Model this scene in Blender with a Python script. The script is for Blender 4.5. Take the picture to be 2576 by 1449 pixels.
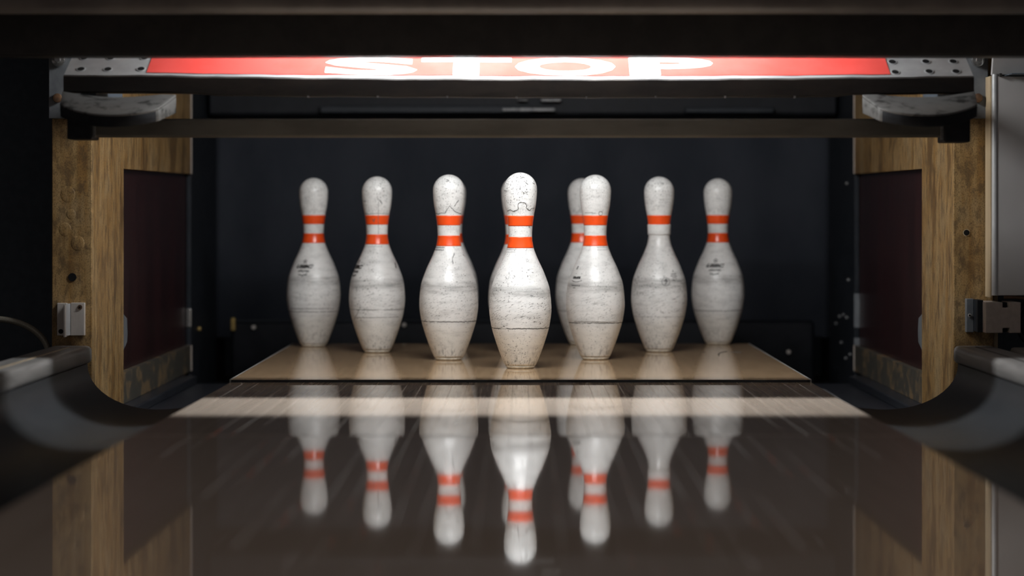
import bpy, bmesh, math, random
from math import sin, cos, pi, radians as R
from mathutils import Vector, Matrix

random.seed(7)
for o in list(bpy.data.objects):
    bpy.data.objects.remove(o, do_unlink=True)
SC = bpy.context.scene
COL = SC.collection

# ---------------------------------------------------------------- camera
# world: X right, Y away from the camera down the lane, Z up, lane surface z = 0, metres
cam_d = bpy.data.cameras.new('camera')
cam = bpy.data.objects.new('camera', cam_d)
COL.objects.link(cam)
cam.location = (0, 0, 0.305)
cam.rotation_euler = (R(90), 0, 0)
cam_d.sensor_width = 36.0
cam_d.lens = 85.0
cam_d.shift_x = -27 / 2576
cam_d.shift_y = -192.5 / 2576
cam_d.clip_start = 0.05
cam_d.dof.use_dof = True
cam_d.dof.focus_distance = 4.55
cam_d.dof.aperture_fstop = 2.8
SC.camera = cam

# ---------------------------------------------------------------- world: dim bowling hall
W = bpy.data.worlds.new('hall')
SC.world = W
W.use_nodes = True
bg = W.node_tree.nodes['Background']
bg.inputs[0].default_value = (1.0, 0.89, 0.86, 1)
bg.inputs[1].default_value = 0.088

SC.view_settings.view_transform = 'Standard'
SC.view_settings.look = 'None'
SC.view_settings.exposure = 0.0
SC.view_settings.gamma = 1.0
SC.view_settings.use_curve_mapping = False

LAMP_Y, LAMP_Z, LAMP_HALF, LAMP_POWER = 4.14, 0.80, 0.37, 172.0


# ---------------------------------------------------------------- node helpers
class NT:
    def __init__(s, name):
        s.m = bpy.data.materials.new(name)
        s.m.use_nodes = True
        s.t = s.m.node_tree
        s.b = s.t.nodes['Principled BSDF']

    def n(s, kind, **kw):
        nd = s.t.nodes.new(kind)
        for k, v in kw.items():
            setattr(nd, k, v)
        return nd

    def put(s, sock, v):
        if hasattr(v, 'links'):
            s.t.links.new(v, sock)
        else:
            sock.default_value = v

    def math(s, op, a, b=0.0, c=0.0, clamp=False):
        nd = s.n('ShaderNodeMath', operation=op, use_clamp=clamp)
        s.put(nd.inputs[0], a); s.put(nd.inputs[1], b); s.put(nd.inputs[2], c)
        return nd.outputs[0]

    def vec(s, x, y, z):
        nd = s.n('ShaderNodeCombineXYZ')
        s.put(nd.inputs[0], x); s.put(nd.inputs[1], y); s.put(nd.inputs[2], z)
        return nd.outputs[0]

    def xyz(s):
        tc = s.n('ShaderNodeTexCoord')
        sp = s.n('ShaderNodeSeparateXYZ')
        s.t.links.new(tc.outputs['Object'], sp.inputs[0])
        return sp.outputs[0], sp.outputs[1], sp.outputs[2]

    def rnd(s):
        return s.n('ShaderNodeObjectInfo').outputs['Random']

    def noise(s, v, scale=1.0, detail=2.0, rough=0.5, dist=0.0):
        nd = s.n('ShaderNodeTexNoise')
        s.put(nd.inputs['Vector'], v)
        nd.inputs['Scale'].default_value = scale
        nd.inputs['Detail'].default_value = detail
        nd.inputs['Roughness'].default_value = rough
        nd.inputs['Distortion'].default_value = dist
        return nd.outputs[0]

    def step(s, v, a, b, to0=0.0, to1=1.0):
        nd = s.n('ShaderNodeMapRange', interpolation_type='SMOOTHSTEP')
        s.put(nd.inputs[0], v)
        nd.inputs[1].default_value = a; nd.inputs[2].default_value = b
        nd.inputs[3].default_value = to0; nd.inputs[4].default_value = to1
        return nd.outputs[0]

    def mix(s, f, a, b):
        nd = s.n('ShaderNodeMix', data_type='RGBA')
        s.put(nd.inputs[0], f)
        for i, v in ((6, a), (7, b)):
            s.put(nd.inputs[i], v if hasattr(v, 'links') else (*v, 1.0))
        return nd.outputs[2]

    def attr(s, name):
        nd = s.n('ShaderNodeAttribute', attribute_type='OBJECT', attribute_name=name)
        return nd.outputs['Fac']

    def base(s, v):
        s.put(s.b.inputs['Base Color'], v if hasattr(v, 'links') else (*v, 1.0))

    def set(s, **kw):
        for k, v in kw.items():
            s.put(s.b.inputs[{'rough': 'Roughness', 'metal': 'Metallic', 'spec': 'Specular IOR Level', 'coat': 'Coat Weight', 'coatr': 'Coat Roughness'}[k]], v)
        return s

    def bump(s, h, strength=0.2, dist=0.001):
        nd = s.n('ShaderNodeBump')
        nd.inputs['Strength'].default_value = strength
        nd.inputs['Distance'].default_value = dist
        s.put(nd.inputs['Height'], h)
        s.t.links.new(nd.outputs[0], s.b.inputs['Normal'])


def simple(name, ca, cb, rough=0.5, metal=0.0, scale=30.0, spec=0.5, stretch=(1, 1, 1), lo=0.35, hi=0.65, bump=0.0, detail=4.0):
    """a two-tone noise material on object coordinates"""
    t = NT(name)
    x, y, z = t.xyz()
    v = t.vec(t.math('MULTIPLY', x, stretch[0]), t.math('MULTIPLY', y, stretch[1]), t.math('MULTIPLY', z, stretch[2]))
    f = t.noise(v, scale, detail, 0.6)
    t.base(t.mix(t.step(f, lo, hi), ca, cb))
    t.set(rough=t.math('ADD', rough, t.math('MULTIPLY', t.math('SUBTRACT', f, 0.5), 0.15)), metal=metal, spec=spec)
    if bump:
        t.bump(f, bump, 0.0008)
    return t.m


# ---------------------------------------------------------------- materials
def m_lane():
    t = NT('lane_maple')
    x, y, z = t.xyz()
    r = t.rnd()
    w = t.math('MULTIPLY', r, 91.0)
    g = t.noise(t.vec(t.math('MULTIPLY', x, 160.0), t.math('MULTIPLY', y, 3.0), w), 1.0, 4, 0.6)
    big = t.noise(t.vec(t.math('MULTIPLY', x, 10.0), t.math('MULTIPLY', y, 1.2), w), 1.0, 2, 0.5)
    c = t.mix(t.step(g, 0.3, 0.75), (0.82, 0.69, 0.57), (0.74, 0.605, 0.485))
    c = t.mix(t.math('MULTIPLY', r, 0.35), c, (0.80, 0.67, 0.55))
    c = t.mix(t.step(big, 0.45, 0.8, 0.0, 0.25), c, (0.55, 0.42, 0.31))
    t.base(c)
    t.set(rough=0.034, spec=0.5)
    return t.m


def m_deck():
    t = NT('deck_wood')
    x, y, z = t.xyz()
    g = t.noise(t.vec(t.math('MULTIPLY', x, 120.0), t.math('MULTIPLY', y, 6.0), 3.0), 1.0, 5, 0.65)
    s = t.noise(t.vec(t.math('MULTIPLY', x, 60.0), t.math('MULTIPLY', y, 60.0), 8.0), 1.0, 4, 0.7)
    c = t.mix(t.step(g, 0.3, 0.7), (0.46, 0.315, 0.185), (0.36, 0.24, 0.135))
    c = t.mix(t.step(s, 0.55, 0.75, 0, 0.4), c, (0.24, 0.155, 0.09))
    t.base(c)
    t.set(rough=t.step(s, 0.3, 0.7, 0.05, 0.10), spec=0.5)
    return t.m


def m_pin():
    t = NT('pin_plastic')
    x, y, z = t.xyz()
    u = t.math('MULTIPLY', t.math('ARCTAN2', x, t.math('MULTIPLY', y, -1.0)), 0.05)
    w = t.math('MULTIPLY', t.rnd(), 53.0)
    wear = t.attr('wear')

    def nz(su, sz, dw=0.0, det=2.0, rough=0.5, dist=0.0):
        return t.noise(t.vec(t.math('MULTIPLY', u, su), t.math('MULTIPLY', z, sz), t.math('ADD', w, dw)), 1.0, det, rough, dist)

    zone = t.step(nz(24, 18, 5.0), 0.34, 0.60, 0.12, 1.0)
    # fine specks
    sp = t.math('MULTIPLY', t.step(nz(330, 330, 1.0, 3.0), 0.60, 0.68), zone)
    # slanted scuff strokes around the belly
    p = t.math('ADD', t.math('MULTIPLY', u, 0.93), t.math('MULTIPLY', z, 0.37))
    q = t.math('SUBTRACT', t.math('MULTIPLY', z, 0.93), t.math('MULTIPLY', u, 0.37))
    st = t.noise(t.vec(t.math('MULTIPLY', p, 110.0), t.math('MULTIPLY', q, 800.0), w), 1.0, 2, 0.5)
    belly = t.math('MULTIPLY', t.step(z, 0.07, 0.09), t.step(z, 0.125, 0.16, 1.0, 0.0))
    st = t.math('MULTIPLY', t.step(st, 0.60, 0.70), t.math('ADD', t.math('MULTIPLY', belly, 0.75), 0.06))
    # crossing vertical nicks
    st2 = t.math('MULTIPLY', t.step(nz(700, 130, 9.0), 0.66, 0.73), t.step(nz(30, 30, 2.0), 0.42, 0.6))
    # grey lathe-like smears and the rubbed ring above the belly
    sm = t.step(nz(30, 95, 3.0, 4.0, 0.6), 0.42, 0.75, 0.0, 0.24)
    dz = t.math('ABSOLUTE', t.math('SUBTRACT', z, 0.150))
    ring = t.math('MULTIPLY', t.step(dz, 0.004, 0.016, 1.0, 0.0), t.step(nz(22, 160, 4.0, 4.0, 0.6), 0.30, 0.70, 0.08, 0.44))
    low = t.math('MULTIPLY', t.step(z, 0.012, 0.05, 1.0, 0.0), t.step(nz(140, 90, 6.0, 4.0), 0.48, 0.68, 0, 0.45))
    # dark crack line below the belly
    wob = t.math('MULTIPLY', t.math('SUBTRACT', nz(160, 10, 7.0, 4.0, 0.7), 0.5), 0.0042)
    sd = t.math('ABSOLUTE', t.math('SUBTRACT', t.math('SUBTRACT', z, t.attr('seam_z')), wob))
    seam = t.math('MULTIPLY', t.step(sd, 0.0006, 0.0016, 1.0, 0.0), t.step(nz(90, 3, 8.0), 0.30, 0.50, 0.35, 1.0))
    seam = t.math('MULTIPLY', seam, t.attr('seam'))
    # chipped skin above the upper stripe
    ct = t.math('ADD', nz(70, 70, 11.0, 4.0, 0.6), t.math('MULTIPLY', t.math('SUBTRACT', z, 0.307), 14.0))
    cd = t.math('ABSOLUTE', t.math('SUBTRACT', ct, 0.5))
    chip = t.math('MULTIPLY', t.step(cd, 0.014, 0.040, 1.0, 0.0), t.math('MULTIPLY', t.step(z, 0.2975, 0.3005), t.step(z, 0.318, 0.326, 1.0, 0.0)))
    chip = t.math('MULTIPLY', chip, t.attr('chip'))
    headz = t.step(z, 0.30, 0.37, 0.35, 1.15)
    d = t.math('ADD', t.math('MULTIPLY', sp, 0.80), t.math('MULTIPLY', st, 0.95))
    d = t.math('ADD', d, t.math('MULTIPLY', st2, 0.60))
    d = t.math('MULTIPLY', d, wear)
    hs = t.math('MULTIPLY', t.math('MULTIPLY', t.step(nz(210, 300, 12.0, 3.0), 0.585, 0.655), t.step(z, 0.30, 0.315)), headz)
    d = t.math('ADD', d, t.math('MULTIPLY', t.math('MULTIPLY', hs, wear), 0.7))
    d = t.math('ADD', d, t.math('ADD', sm, t.math('ADD', ring, low)))
    d = t.math('MAXIMUM', d, t.math('MULTIPLY', seam, 0.92))
    d = t.math('MAXIMUM', d, t.math('MULTIPLY', chip, 0.72), clamp=True)
    body = t.mix(t.step(z, 0.05, 0.085), (0.72, 0.705, 0.66), (0.745, 0.745, 0.73))  # lower body tinted creamier: warm bounce from the deck put into the colour
    t.base(t.mix(d, body, (0.055, 0.055, 0.05)))
    t.set(rough=t.math('ADD', 0.30, t.math('MULTIPLY', d, 0.3)), spec=0.5)
    t.bump(d, 0.25, -0.0006)
    return t.m


def m_stripe():
    t = NT('orange_stripe')
    x, y, z = t.xyz()
    w = t.math('MULTIPLY', t.rnd(), 53.0)
    s = t.noise(t.vec(t.math('MULTIPLY', x, 300.0), t.math('MULTIPLY', z, 300.0), t.math('ADD', w, t.math('MULTIPLY', y, 300.0))), 1.0, 3, 0.6)
    t.base(t.mix(t.step(s, 0.68, 0.76, 0, 0.75), (0.80, 0.078, 0.011), (0.10, 0.02, 0.01)))
    t.set(rough=0.28)
    return t.m


def m_post():
    t = NT('stained_post_wood')
    x, y, z = t.xyz()
    st = t.noise(t.vec(t.math('MULTIPLY', x, 55.0), t.math('MULTIPLY', y, 40.0), t.math('MULTIPLY', z, 3.0)), 1.0, 5, 0.6)
    sp = t.noise(t.vec(x, y, t.math('MULTIPLY', z, 0.7)), 430.0, 4, 0.75)
    sp2 = t.noise(t.vec(x, y, t.math('MULTIPLY', z, 0.5)), 60.0, 4, 0.7)
    pa = t.noise(t.vec(t.math('MULTIPLY', x, 1.0), y, t.math('MULTIPLY', z, 0.6)), 13.0, 4, 0.6)
    c = t.mix(t.step(st, 0.36, 0.66), (0.235, 0.128, 0.038), (0.34, 0.222, 0.095))
    c = t.mix(t.step(pa, 0.48, 0.68, 0, 0.55), c, (0.30, 0.225, 0.125))
    c = t.mix(t.step(pa, 0.34, 0.50, 0.8, 0.0), c, (0.085, 0.048, 0.020))
    c = t.mix(t.step(sp2, 0.46, 0.66, 0, 0.72), c, (0.085, 0.055, 0.028))
    c = t.mix(t.step(sp, 0.47, 0.62, 0, 0.62), c, (0.06, 0.034, 0.013))
    t.base(c)
    t.set(rough=0.46, spec=0.35)
    t.bump(sp, 0.35, 0.0008)
    return t.m


def m_cast():
    t = NT('worn_cast_aluminium')
    x, y, z = t.xyz()
    a = t.noise(t.vec(x, y, z), 22.0, 5, 0.65)
    b = t.noise(t.vec(x, y, z), 55.0, 3, 0.6)
    f = t.math('MULTIPLY', t.step(a, 0.46, 0.60), t.step(b, 0.42, 0.62))
    t.base(t.mix(f, (0.20, 0.197, 0.19), (0.05, 0.05, 0.048)))
    t.set(rough=0.42, metal=0.6)
    t.bump(b, 0.3, 0.001)
    return t.m


M = {
    'lane': m_lane(), 'deck': m_deck(), 'pin': m_pin(), 'stripe': m_stripe(), 'post': m_post(), 'cast': m_cast(),
    'ring': simple('nylon_base', (0.74, 0.70, 0.60), (0.5, 0.47, 0.40), 0.4, scale=120),
    'ink': simple('black_ink', (0.018, 0.018, 0.018), (0.05, 0.05, 0.05), 0.5, scale=400, lo=0.5, hi=0.8),
    'faint': simple('worn_grey_ink', (0.33, 0.33, 0.33), (0.55, 0.55, 0.54), 0.5, scale=500),
    'black': simple('black_painted_board', (0.060, 0.076, 0.095), (0.075, 0.093, 0.115), 0.55, scale=60, spec=0.3),
    'beam': simple('charcoal_beam_board', (0.062, 0.058, 0.056), (0.080, 0.074, 0.070), 0.5, scale=25, spec=0.35),
    'mask': simple('masking_panel_laminate', (0.16, 0.14, 0.13), (0.25, 0.22, 0.20), 0.35, scale=6, spec=0.5),
    'sub': simple('dark_floor_paint', (0.018, 0.019, 0.021), (0.03, 0.03, 0.032), 0.6, scale=20, spec=0.3),
    'gutter': simple('grey_gutter_plastic', (0.024, 0.027, 0.030), (0.032, 0.035, 0.038), 0.42, scale=14, stretch=(1, 0.2, 1), spec=0.22),
    'flat': simple('black_gutter_plastic', (0.014, 0.016, 0.021), (0.022, 0.024, 0.03), 0.36, scale=14, stretch=(1, 0.2, 1)),
    'cap': simple('satin_capping_metal', (0.23, 0.225, 0.215), (0.32, 0.31, 0.30), 0.36, metal=0.2, scale=18, stretch=(3, 0.25, 3)),
    'red': simple('dark_red_panel', (0.020, 0.0075, 0.008), (0.029, 0.009, 0.0095), 0.32, scale=8, stretch=(1, 1, 0.25), spec=0.4),
    'dark': simple('dark_machine_paint', (0.012, 0.015, 0.019), (0.018, 0.021, 0.026), 0.5, scale=18, spec=0.15),
    'curtain': simple('black_pit_curtain', (0.024, 0.028, 0.037), (0.033, 0.037, 0.047), 0.8, scale=7, stretch=(1, 1, 0.5), spec=0.2),
    'zinc': simple('zinc_sheet', (0.40, 0.41, 0.42), (0.50, 0.51, 0.51), 0.38, metal=0.35, scale=16, spec=0.5),
    'steel': simple('grey_painted_plate', (0.105, 0.115, 0.125), (0.14, 0.15, 0.16), 0.42, scale=40, spec=0.45),
    'film': simple('red_film', (0.84, 0.085, 0.07), (0.88, 0.10, 0.085), 0.18, scale=12),
    'white': simple('white_letter_film', (0.88, 0.88, 0.87), (0.92, 0.92, 0.91), 0.25, scale=12),
    'lip': simple('black_rubber_lip', (0.022, 0.020, 0.019), (0.036, 0.031, 0.027), 0.45, scale=45, stretch=(0.3, 1, 1)),
    'rubber': simple('black_rubber', (0.010, 0.011, 0.014), (0.016, 0.017, 0.02), 0.6, scale=60, spec=0.25),
    'bar': simple('sweep_bar_paint', (0.075, 0.068, 0.056), (0.10, 0.09, 0.075), 0.45, scale=30, stretch=(0.3, 1, 1)),
    'brass': simple('worn_brass', (0.50, 0.36, 0.12), (0.30, 0.20, 0.07), 0.4, metal=0.5, scale=80),
    'bolt': simple('bright_bolt_steel', (0.62, 0.62, 0.61), (0.45, 0.45, 0.44), 0.25, metal=0.9, scale=90),
    'rust': simple('rusty_bolt', (0.16, 0.085, 0.04), (0.09, 0.05, 0.03), 0.6, metal=0.3, scale=120),
    'alu': simple('dull_aluminium', (0.50, 0.46, 0.42), (0.58, 0.54, 0.50), 0.45, metal=0.3, scale=45, stretch=(1, 1, 0.4)),
    'hole': simple('hole_black', (0.006, 0.006, 0.007), (0.010, 0.010, 0.010), 0.7, scale=50, spec=0.1),
    'panel': simple('light_grey_sheet', (0.52, 0.51, 0.50), (0.58, 0.57, 0.56), 0.42, metal=0.1, scale=5, stretch=(1, 1, 0.4)),
    'beige': simple('beige_wood_edge', (0.42, 0.33, 0.21), (0.34, 0.26, 0.16), 0.45, scale=60, stretch=(1, 1, 0.1)),
    'plastic': simple('taupe_plastic', (0.40, 0.345, 0.30), (0.45, 0.39, 0.345), 0.5, scale=90),
    'hose': simple('braided_hose', (0.26, 0.24, 0.19), (0.40, 0.38, 0.32), 0.4, metal=0.3, scale=700),
    'wire': simple('copper_brown_wire', (0.18, 0.10, 0.055), (0.24, 0.14, 0.08), 0.5, scale=60),
    'scratch': simple('rubbed_edge', (0.20, 0.20, 0.20), (0.10, 0.10, 0.105), 0.45, scale=90),
    'grime': simple('grimy_rail', (0.060, 0.055, 0.045), (0.17, 0.115, 0.06), 0.45, scale=16, lo=0.46, hi=0.66, stretch=(1, 1, 1.6)),
    'rail': simple('pit_rail_paint', (0.006, 0.007, 0.009), (0.010, 0.011, 0.014), 0.55, scale=20, spec=0.15),
    'crack': simple('dark_crack', (0.035, 0.035, 0.032), (0.14, 0.14, 0.13), 0.7, scale=300),
    'housing': simple('white_enamel', (0.55, 0.55, 0.55), (0.6, 0.6, 0.6), 0.5, scale=20),
}


def m_tube():
    t = NT('fluorescent_tube_glow')
    t.base((0.9, 0.9, 0.9))
    t.b.inputs['Emission Color'].default_value = (0.98, 0.99, 1.0, 1)
    t.b.inputs['Emission Strength'].default_value = LAMP_POWER
    return t.m


M['tube'] = m_tube()


# ---------------------------------------------------------------- mesh helpers
def link(name, bm, mat, parent=None, smooth=False, loc=None, angle=None):
    me = bpy.data.meshes.new(name)
    bmesh.ops.recalc_face_normals(bm, faces=bm.faces[:])
    bm.to_mesh(me); bm.free()
    me.materials.append(M[mat] if isinstance(mat, str) else mat)
    if smooth:
        for p in me.polygons:
            p.use_smooth = True
        if angle:
            me.set_sharp_from_angle(angle=R(angle))
    o = bpy.data.objects.new(name, me)
    COL.objects.link(o)
    if loc:
        o.location = loc
    if parent:
        o.parent = parent
    return o


def tag(o, label, cat, group=None):
    o['label'] = label; o['category'] = cat
    if group:
        o['group'] = group
    return o


def structure(o, label=None):
    o['kind'] = 'structure'
    if label:
        o['label'] = label
    return o


def empty(name, loc=(0, 0, 0)):
    o = bpy.data.objects.new(name, None)
    o.empty_display_size = 0.05
    o.location = loc
    COL.objects.link(o)
    return o


def child(name, bm, mat, parent, smooth=False, angle=None):
    """part given in world coordinates, parented to an empty that may stand off the origin"""
    if parent.get('draft_scale'):
        for v in bm.verts:
            v.co = (v.co - SW_REF) * parent['draft_scale']
    else:
        for v in bm.verts:
            v.co -= parent.location
    return link(name, bm, mat, parent, smooth, None, angle)


def box(x0, x1, y0, y1, z0, z1, bev=0.0, seg=2, bm=None):
    new = bm is None
    b = bmesh.new()
    bmesh.ops.create_cube(b, size=1.0)
    for v in b.verts:
        v.co = Vector(((x0 + x1) / 2 + v.co.x * (x1 - x0), (y0 + y1) / 2 + v.co.y * (y1 - y0), (z0 + z1) / 2 + v.co.z * (z1 - z0)))
    if bev:
        bmesh.ops.bevel(b, geom=b.edges[:], offset=bev, segments=seg, profile=0.5, affect='EDGES')
    if new:
        return b
    me = bpy.data.meshes.new('t'); b.to_mesh(me); b.free(); bm.from_mesh(me); bpy.data.meshes.remove(me)
    return bm


def prism(poly, axis, a0, a1, bev=0.0):
    """extrude a 2D polygon along axis ('x': poly=(y,z), 'y': poly=(x,z), 'z': poly=(x,y))"""
    def P(p, a):
        return {'x': (a, p[0], p[1]), 'y': (p[0], a, p[1]), 'z': (p[0], p[1], a)}[axis]
    b = bmesh.new()
    v0 = [b.verts.new(P(p, a0)) for p in poly]
    v1 = [b.verts.new(P(p, a1)) for p in poly]
    n = len(poly)
    b.faces.new(v0); b.faces.new(v1[::-1])
    for i in range(n):
        b.faces.new((v0[i], v0[(i + 1) % n], v1[(i + 1) % n], v1[i]))
    if bev:
        bmesh.ops.recalc_face_normals(b, faces=b.faces[:])
        bmesh.ops.bevel(b, geom=b.edges[:], offset=bev, segments=2, profile=0.5, affect='EDGES')
    return b


def cyl(c, r, h, axis='y', seg=20, bev=0.0, r2=None):
    b = bmesh.new()
    bmesh.ops.create_cone(b, cap_ends=True, segments=seg, radius1=r, radius2=r if r2 is None else r2, depth=h)
    if bev:
        es = [e for e in b.edges if len(e.link_faces) == 2 and any(len(f.verts) > 4 for f in e.link_faces)]
        bmesh.ops.bevel(b, geom=es, offset=bev, segments=2, profile=0.5, affect='EDGES')
    rot = {'x': Matrix.Rotation(R(90), 3, 'Y'), 'y': Matrix.Rotation(R(90), 3, 'X'), 'z': Matrix.Identity(3)}[axis]
    for v in b.verts:
        v.co = rot @ v.co + Vector(c)
    return b


def tube(pts, r, seg=10):
    b = bmesh.new()
    rings = []
    n = len(pts)
    for i, p in enumerate(pts):
        p = Vector(p)
        d = (Vector(pts[min(i + 1, n - 1)]) - Vector(pts[max(i - 1, 0)])).normalized()
        a = d.orthogonal().normalized() if abs(d.z) > 0.99 else d.cross(Vector((0, 0, 1))).normalized()
        c = d.cross(a).normalized()
        rings.append([b.verts.new(p + (a * cos(2 * pi * k / seg) + c * sin(2 * pi * k / seg)) * r) for k in range(seg)])
    for i in range(n - 1):
        for k in range(seg):
            b.faces.new((rings[i][k], rings[i][(k + 1) % seg], rings[i + 1][(k + 1) % seg], rings[i + 1][k]))
    b.faces.new(rings[0][::-1]); b.faces.new(rings[-1])
    return b


def sheet(profile, y0, y1, thick=0.004, ny=1):
    """a bent sheet: open cross-section polyline in (x,z), extruded along y, with thickness downwards/outwards"""
    n = len(profile)
    nor = []
    for i in range(n):
        a = Vector(profile[max(i - 1, 0)]); c = Vector(profile[min(i + 1, n - 1)])
        d = (c - a).normalized()
        nor.append(Vector((d.y, -d.x)))
    poly = [Vector(p) for p in profile] + [Vector(profile[i]) + nor[i] * thick for i in range(n - 1, -1, -1)]
    b = bmesh.new()
    rows = []
    for j in range(ny + 1):
        y = y0 + (y1 - y0) * j / ny
        rows.append([b.verts.new((p.x, y, p.y)) for p in poly])
    m = len(poly)
    for j in range(ny):
        for i in range(m):
            b.faces.new((rows[j][i], rows[j][(i + 1) % m], rows[j + 1][(i + 1) % m], rows[j + 1][i]))
    for r_ in (rows[0], rows[-1]):
        for i in range(n - 1):
            b.faces.new((r_[i], r_[i + 1], r_[m - 2 - i], r_[m - 1 - i]))
    return b


def text_mesh(s, bold=0.0, shear=0.0):
    """flat letters as a bmesh, normalised to the unit box"""
    cu = bpy.data.curves.new('t', 'FONT')
    cu.body = s
    cu.offset = bold
    cu.shear = shear
    cu.resolution_u = 4
    o = bpy.data.objects.new('t', cu)
    COL.objects.link(o)
    bpy.context.view_layer.update()
    dg = bpy.context.evaluated_depsgraph_get()
    me = bpy.data.meshes.new_from_object(o.evaluated_get(dg))
    b = bmesh.new(); b.from_mesh(me)
    bpy.data.objects.remove(o); bpy.data.curves.remove(cu); bpy.data.meshes.remove(me)
    xs = [v.co.x for v in b.verts]; ys = [v.co.y for v in b.verts]
    x0, x1, y0, y1 = min(xs), max(xs), min(ys), max(ys)
    for v in b.verts:
        v.co = Vector(((v.co.x - x0) / (x1 - x0), (v.co.y - y0) / (y1 - y0), 0))
    return b


CX = -0.004                      # lane centre line
LW = 0.527                       # half lane width
JN, JD, DE = 3.29, 4.385, 5.587  # panel joint, pin deck start, pin deck end

# ================================================================ setting
structure(link('floor', box(-3.2, 3.2, -3.0, 7.2, -0.20, -0.14), 'sub'), 'dark painted floor slab under the lane and gutters')

# lane: base panel with its 39 maple boards in two lengths
lane = structure(link('bowling_lane', box(CX - LW, CX + LW, -2.4, JD - 0.001, -0.060, -0.022), 'sub'), 'glossy maple bowling lane running up to the pin deck')


def board_mesh(name, y0, y1, zf, ny, c=0.0003):
    w = 2 * LW / 39
    h = w / 2 - 0.00008
    prof = [(-h, -0.022), (-h, -c * 0.8), (-h + c, 0.0), (h - c, 0.0), (h, -c * 0.8), (h, -0.022)]
    b = bmesh.new()
    rows = []
    for j in range(ny + 1):
        y = y0 + (y1 - y0) * j / ny
        rows.append([b.verts.new((px, y, pz + (zf(y) if pz > -0.01 else 0))) for px, pz in prof])
    n = len(prof)
    for j in range(ny):
        for i in range(n):
            f = b.faces.new((rows[j][i], rows[j][(i + 1) % n], rows[j + 1][(i + 1) % n], rows[j + 1][i]))
            f.smooth = (i == 2)
        for i in range(n):
            b.edges.get((rows[j][i], rows[j + 1][i])).smooth = False
    b.faces.new(rows[0]); b.faces.new(rows[-1][::-1])
    bmesh.ops.recalc_face_normals(b, faces=b.faces[:])
    me = bpy.data.meshes.new(name)
    b.to_mesh(me); b.free()
    me.materials.append(M['lane'])
    return me


def dish(y):          # the panel before the pin deck is worn into a very shallow dish
    t = (JD - y) / (JD - JN)
    return -0.0050 + 0.0053 * t * t


me_a = board_mesh('board_long', -2.4, JN - 0.0006, lambda y: 0.0, 2, 0.00015)
me_b = board_mesh('board_short', JN + 0.0006, JD - 0.0015, dish, 14)
for me in (me_b, me_a):
    for i in range(39):
        o = bpy.data.objects.new('board', me)
        COL.objects.link(o)
        o.parent = lane
        o.location = (CX - LW + (i + 0.5) * 2 * LW / 39, 0, 0)

deck = structure(link('pin_deck', box(CX - LW + 0.002, CX + LW - 0.002, JD, DE, -0.05, 0.0, 0.0012), 'deck', smooth=False), 'brown pin deck the ten pins stand on')
link('front_edge', box(CX - LW + 0.002, CX + LW - 0.002, JD - 0.0012, JD, -0.05, -0.0003), 'rubber', deck)
for s in (-1, 1):
    x = CX + s * (LW - 0.0005)
    link('edge_strip', box(x - 0.0015, x + 0.0015, JD, DE, -0.05, 0.0004), 'cap', deck)
# dark scuff strokes beside the last pin on the right
for pts in ([(0.418, 5.17), (0.424, 5.21), (0.434, 5.245), (0.445, 5.268)], [(0.452, 5.245), (0.463, 5.243), (0.474, 5.242)],
            [(0.414, 5.10), (0.416, 5.14), (0.421, 5.17)], [(0.38, 5.235), (0.395, 5.24)]):
    link('scuff_mark', tube([(a, b_, 0.0) for a, b_ in pts], 0.0009, 6), 'ink', deck)

for s, side in ((-1, 'left'), (1, 'right')):
    wx = s * 0.800 + CX * 0
    a, b_ = sorted((wx, wx + s * 0.05))
    structure(link('wall_' + side, box(a, b_, 4.434, 6.5, -0.14, 1.25), 'red'), 'dark red kickback wall on the %s of the pin deck' % side)
structure(link('wall_back', box(-3.2, 3.2, 6.62, 6.70, -0.14, 1.6), 'black'), 'black rear wall behind the pit')
structure(link('wall_outer', box(-3.2, -0.862, 4.62, 4.70, -0.14, 1.3), 'black'), 'black machine cover wall left of the left post')

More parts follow.
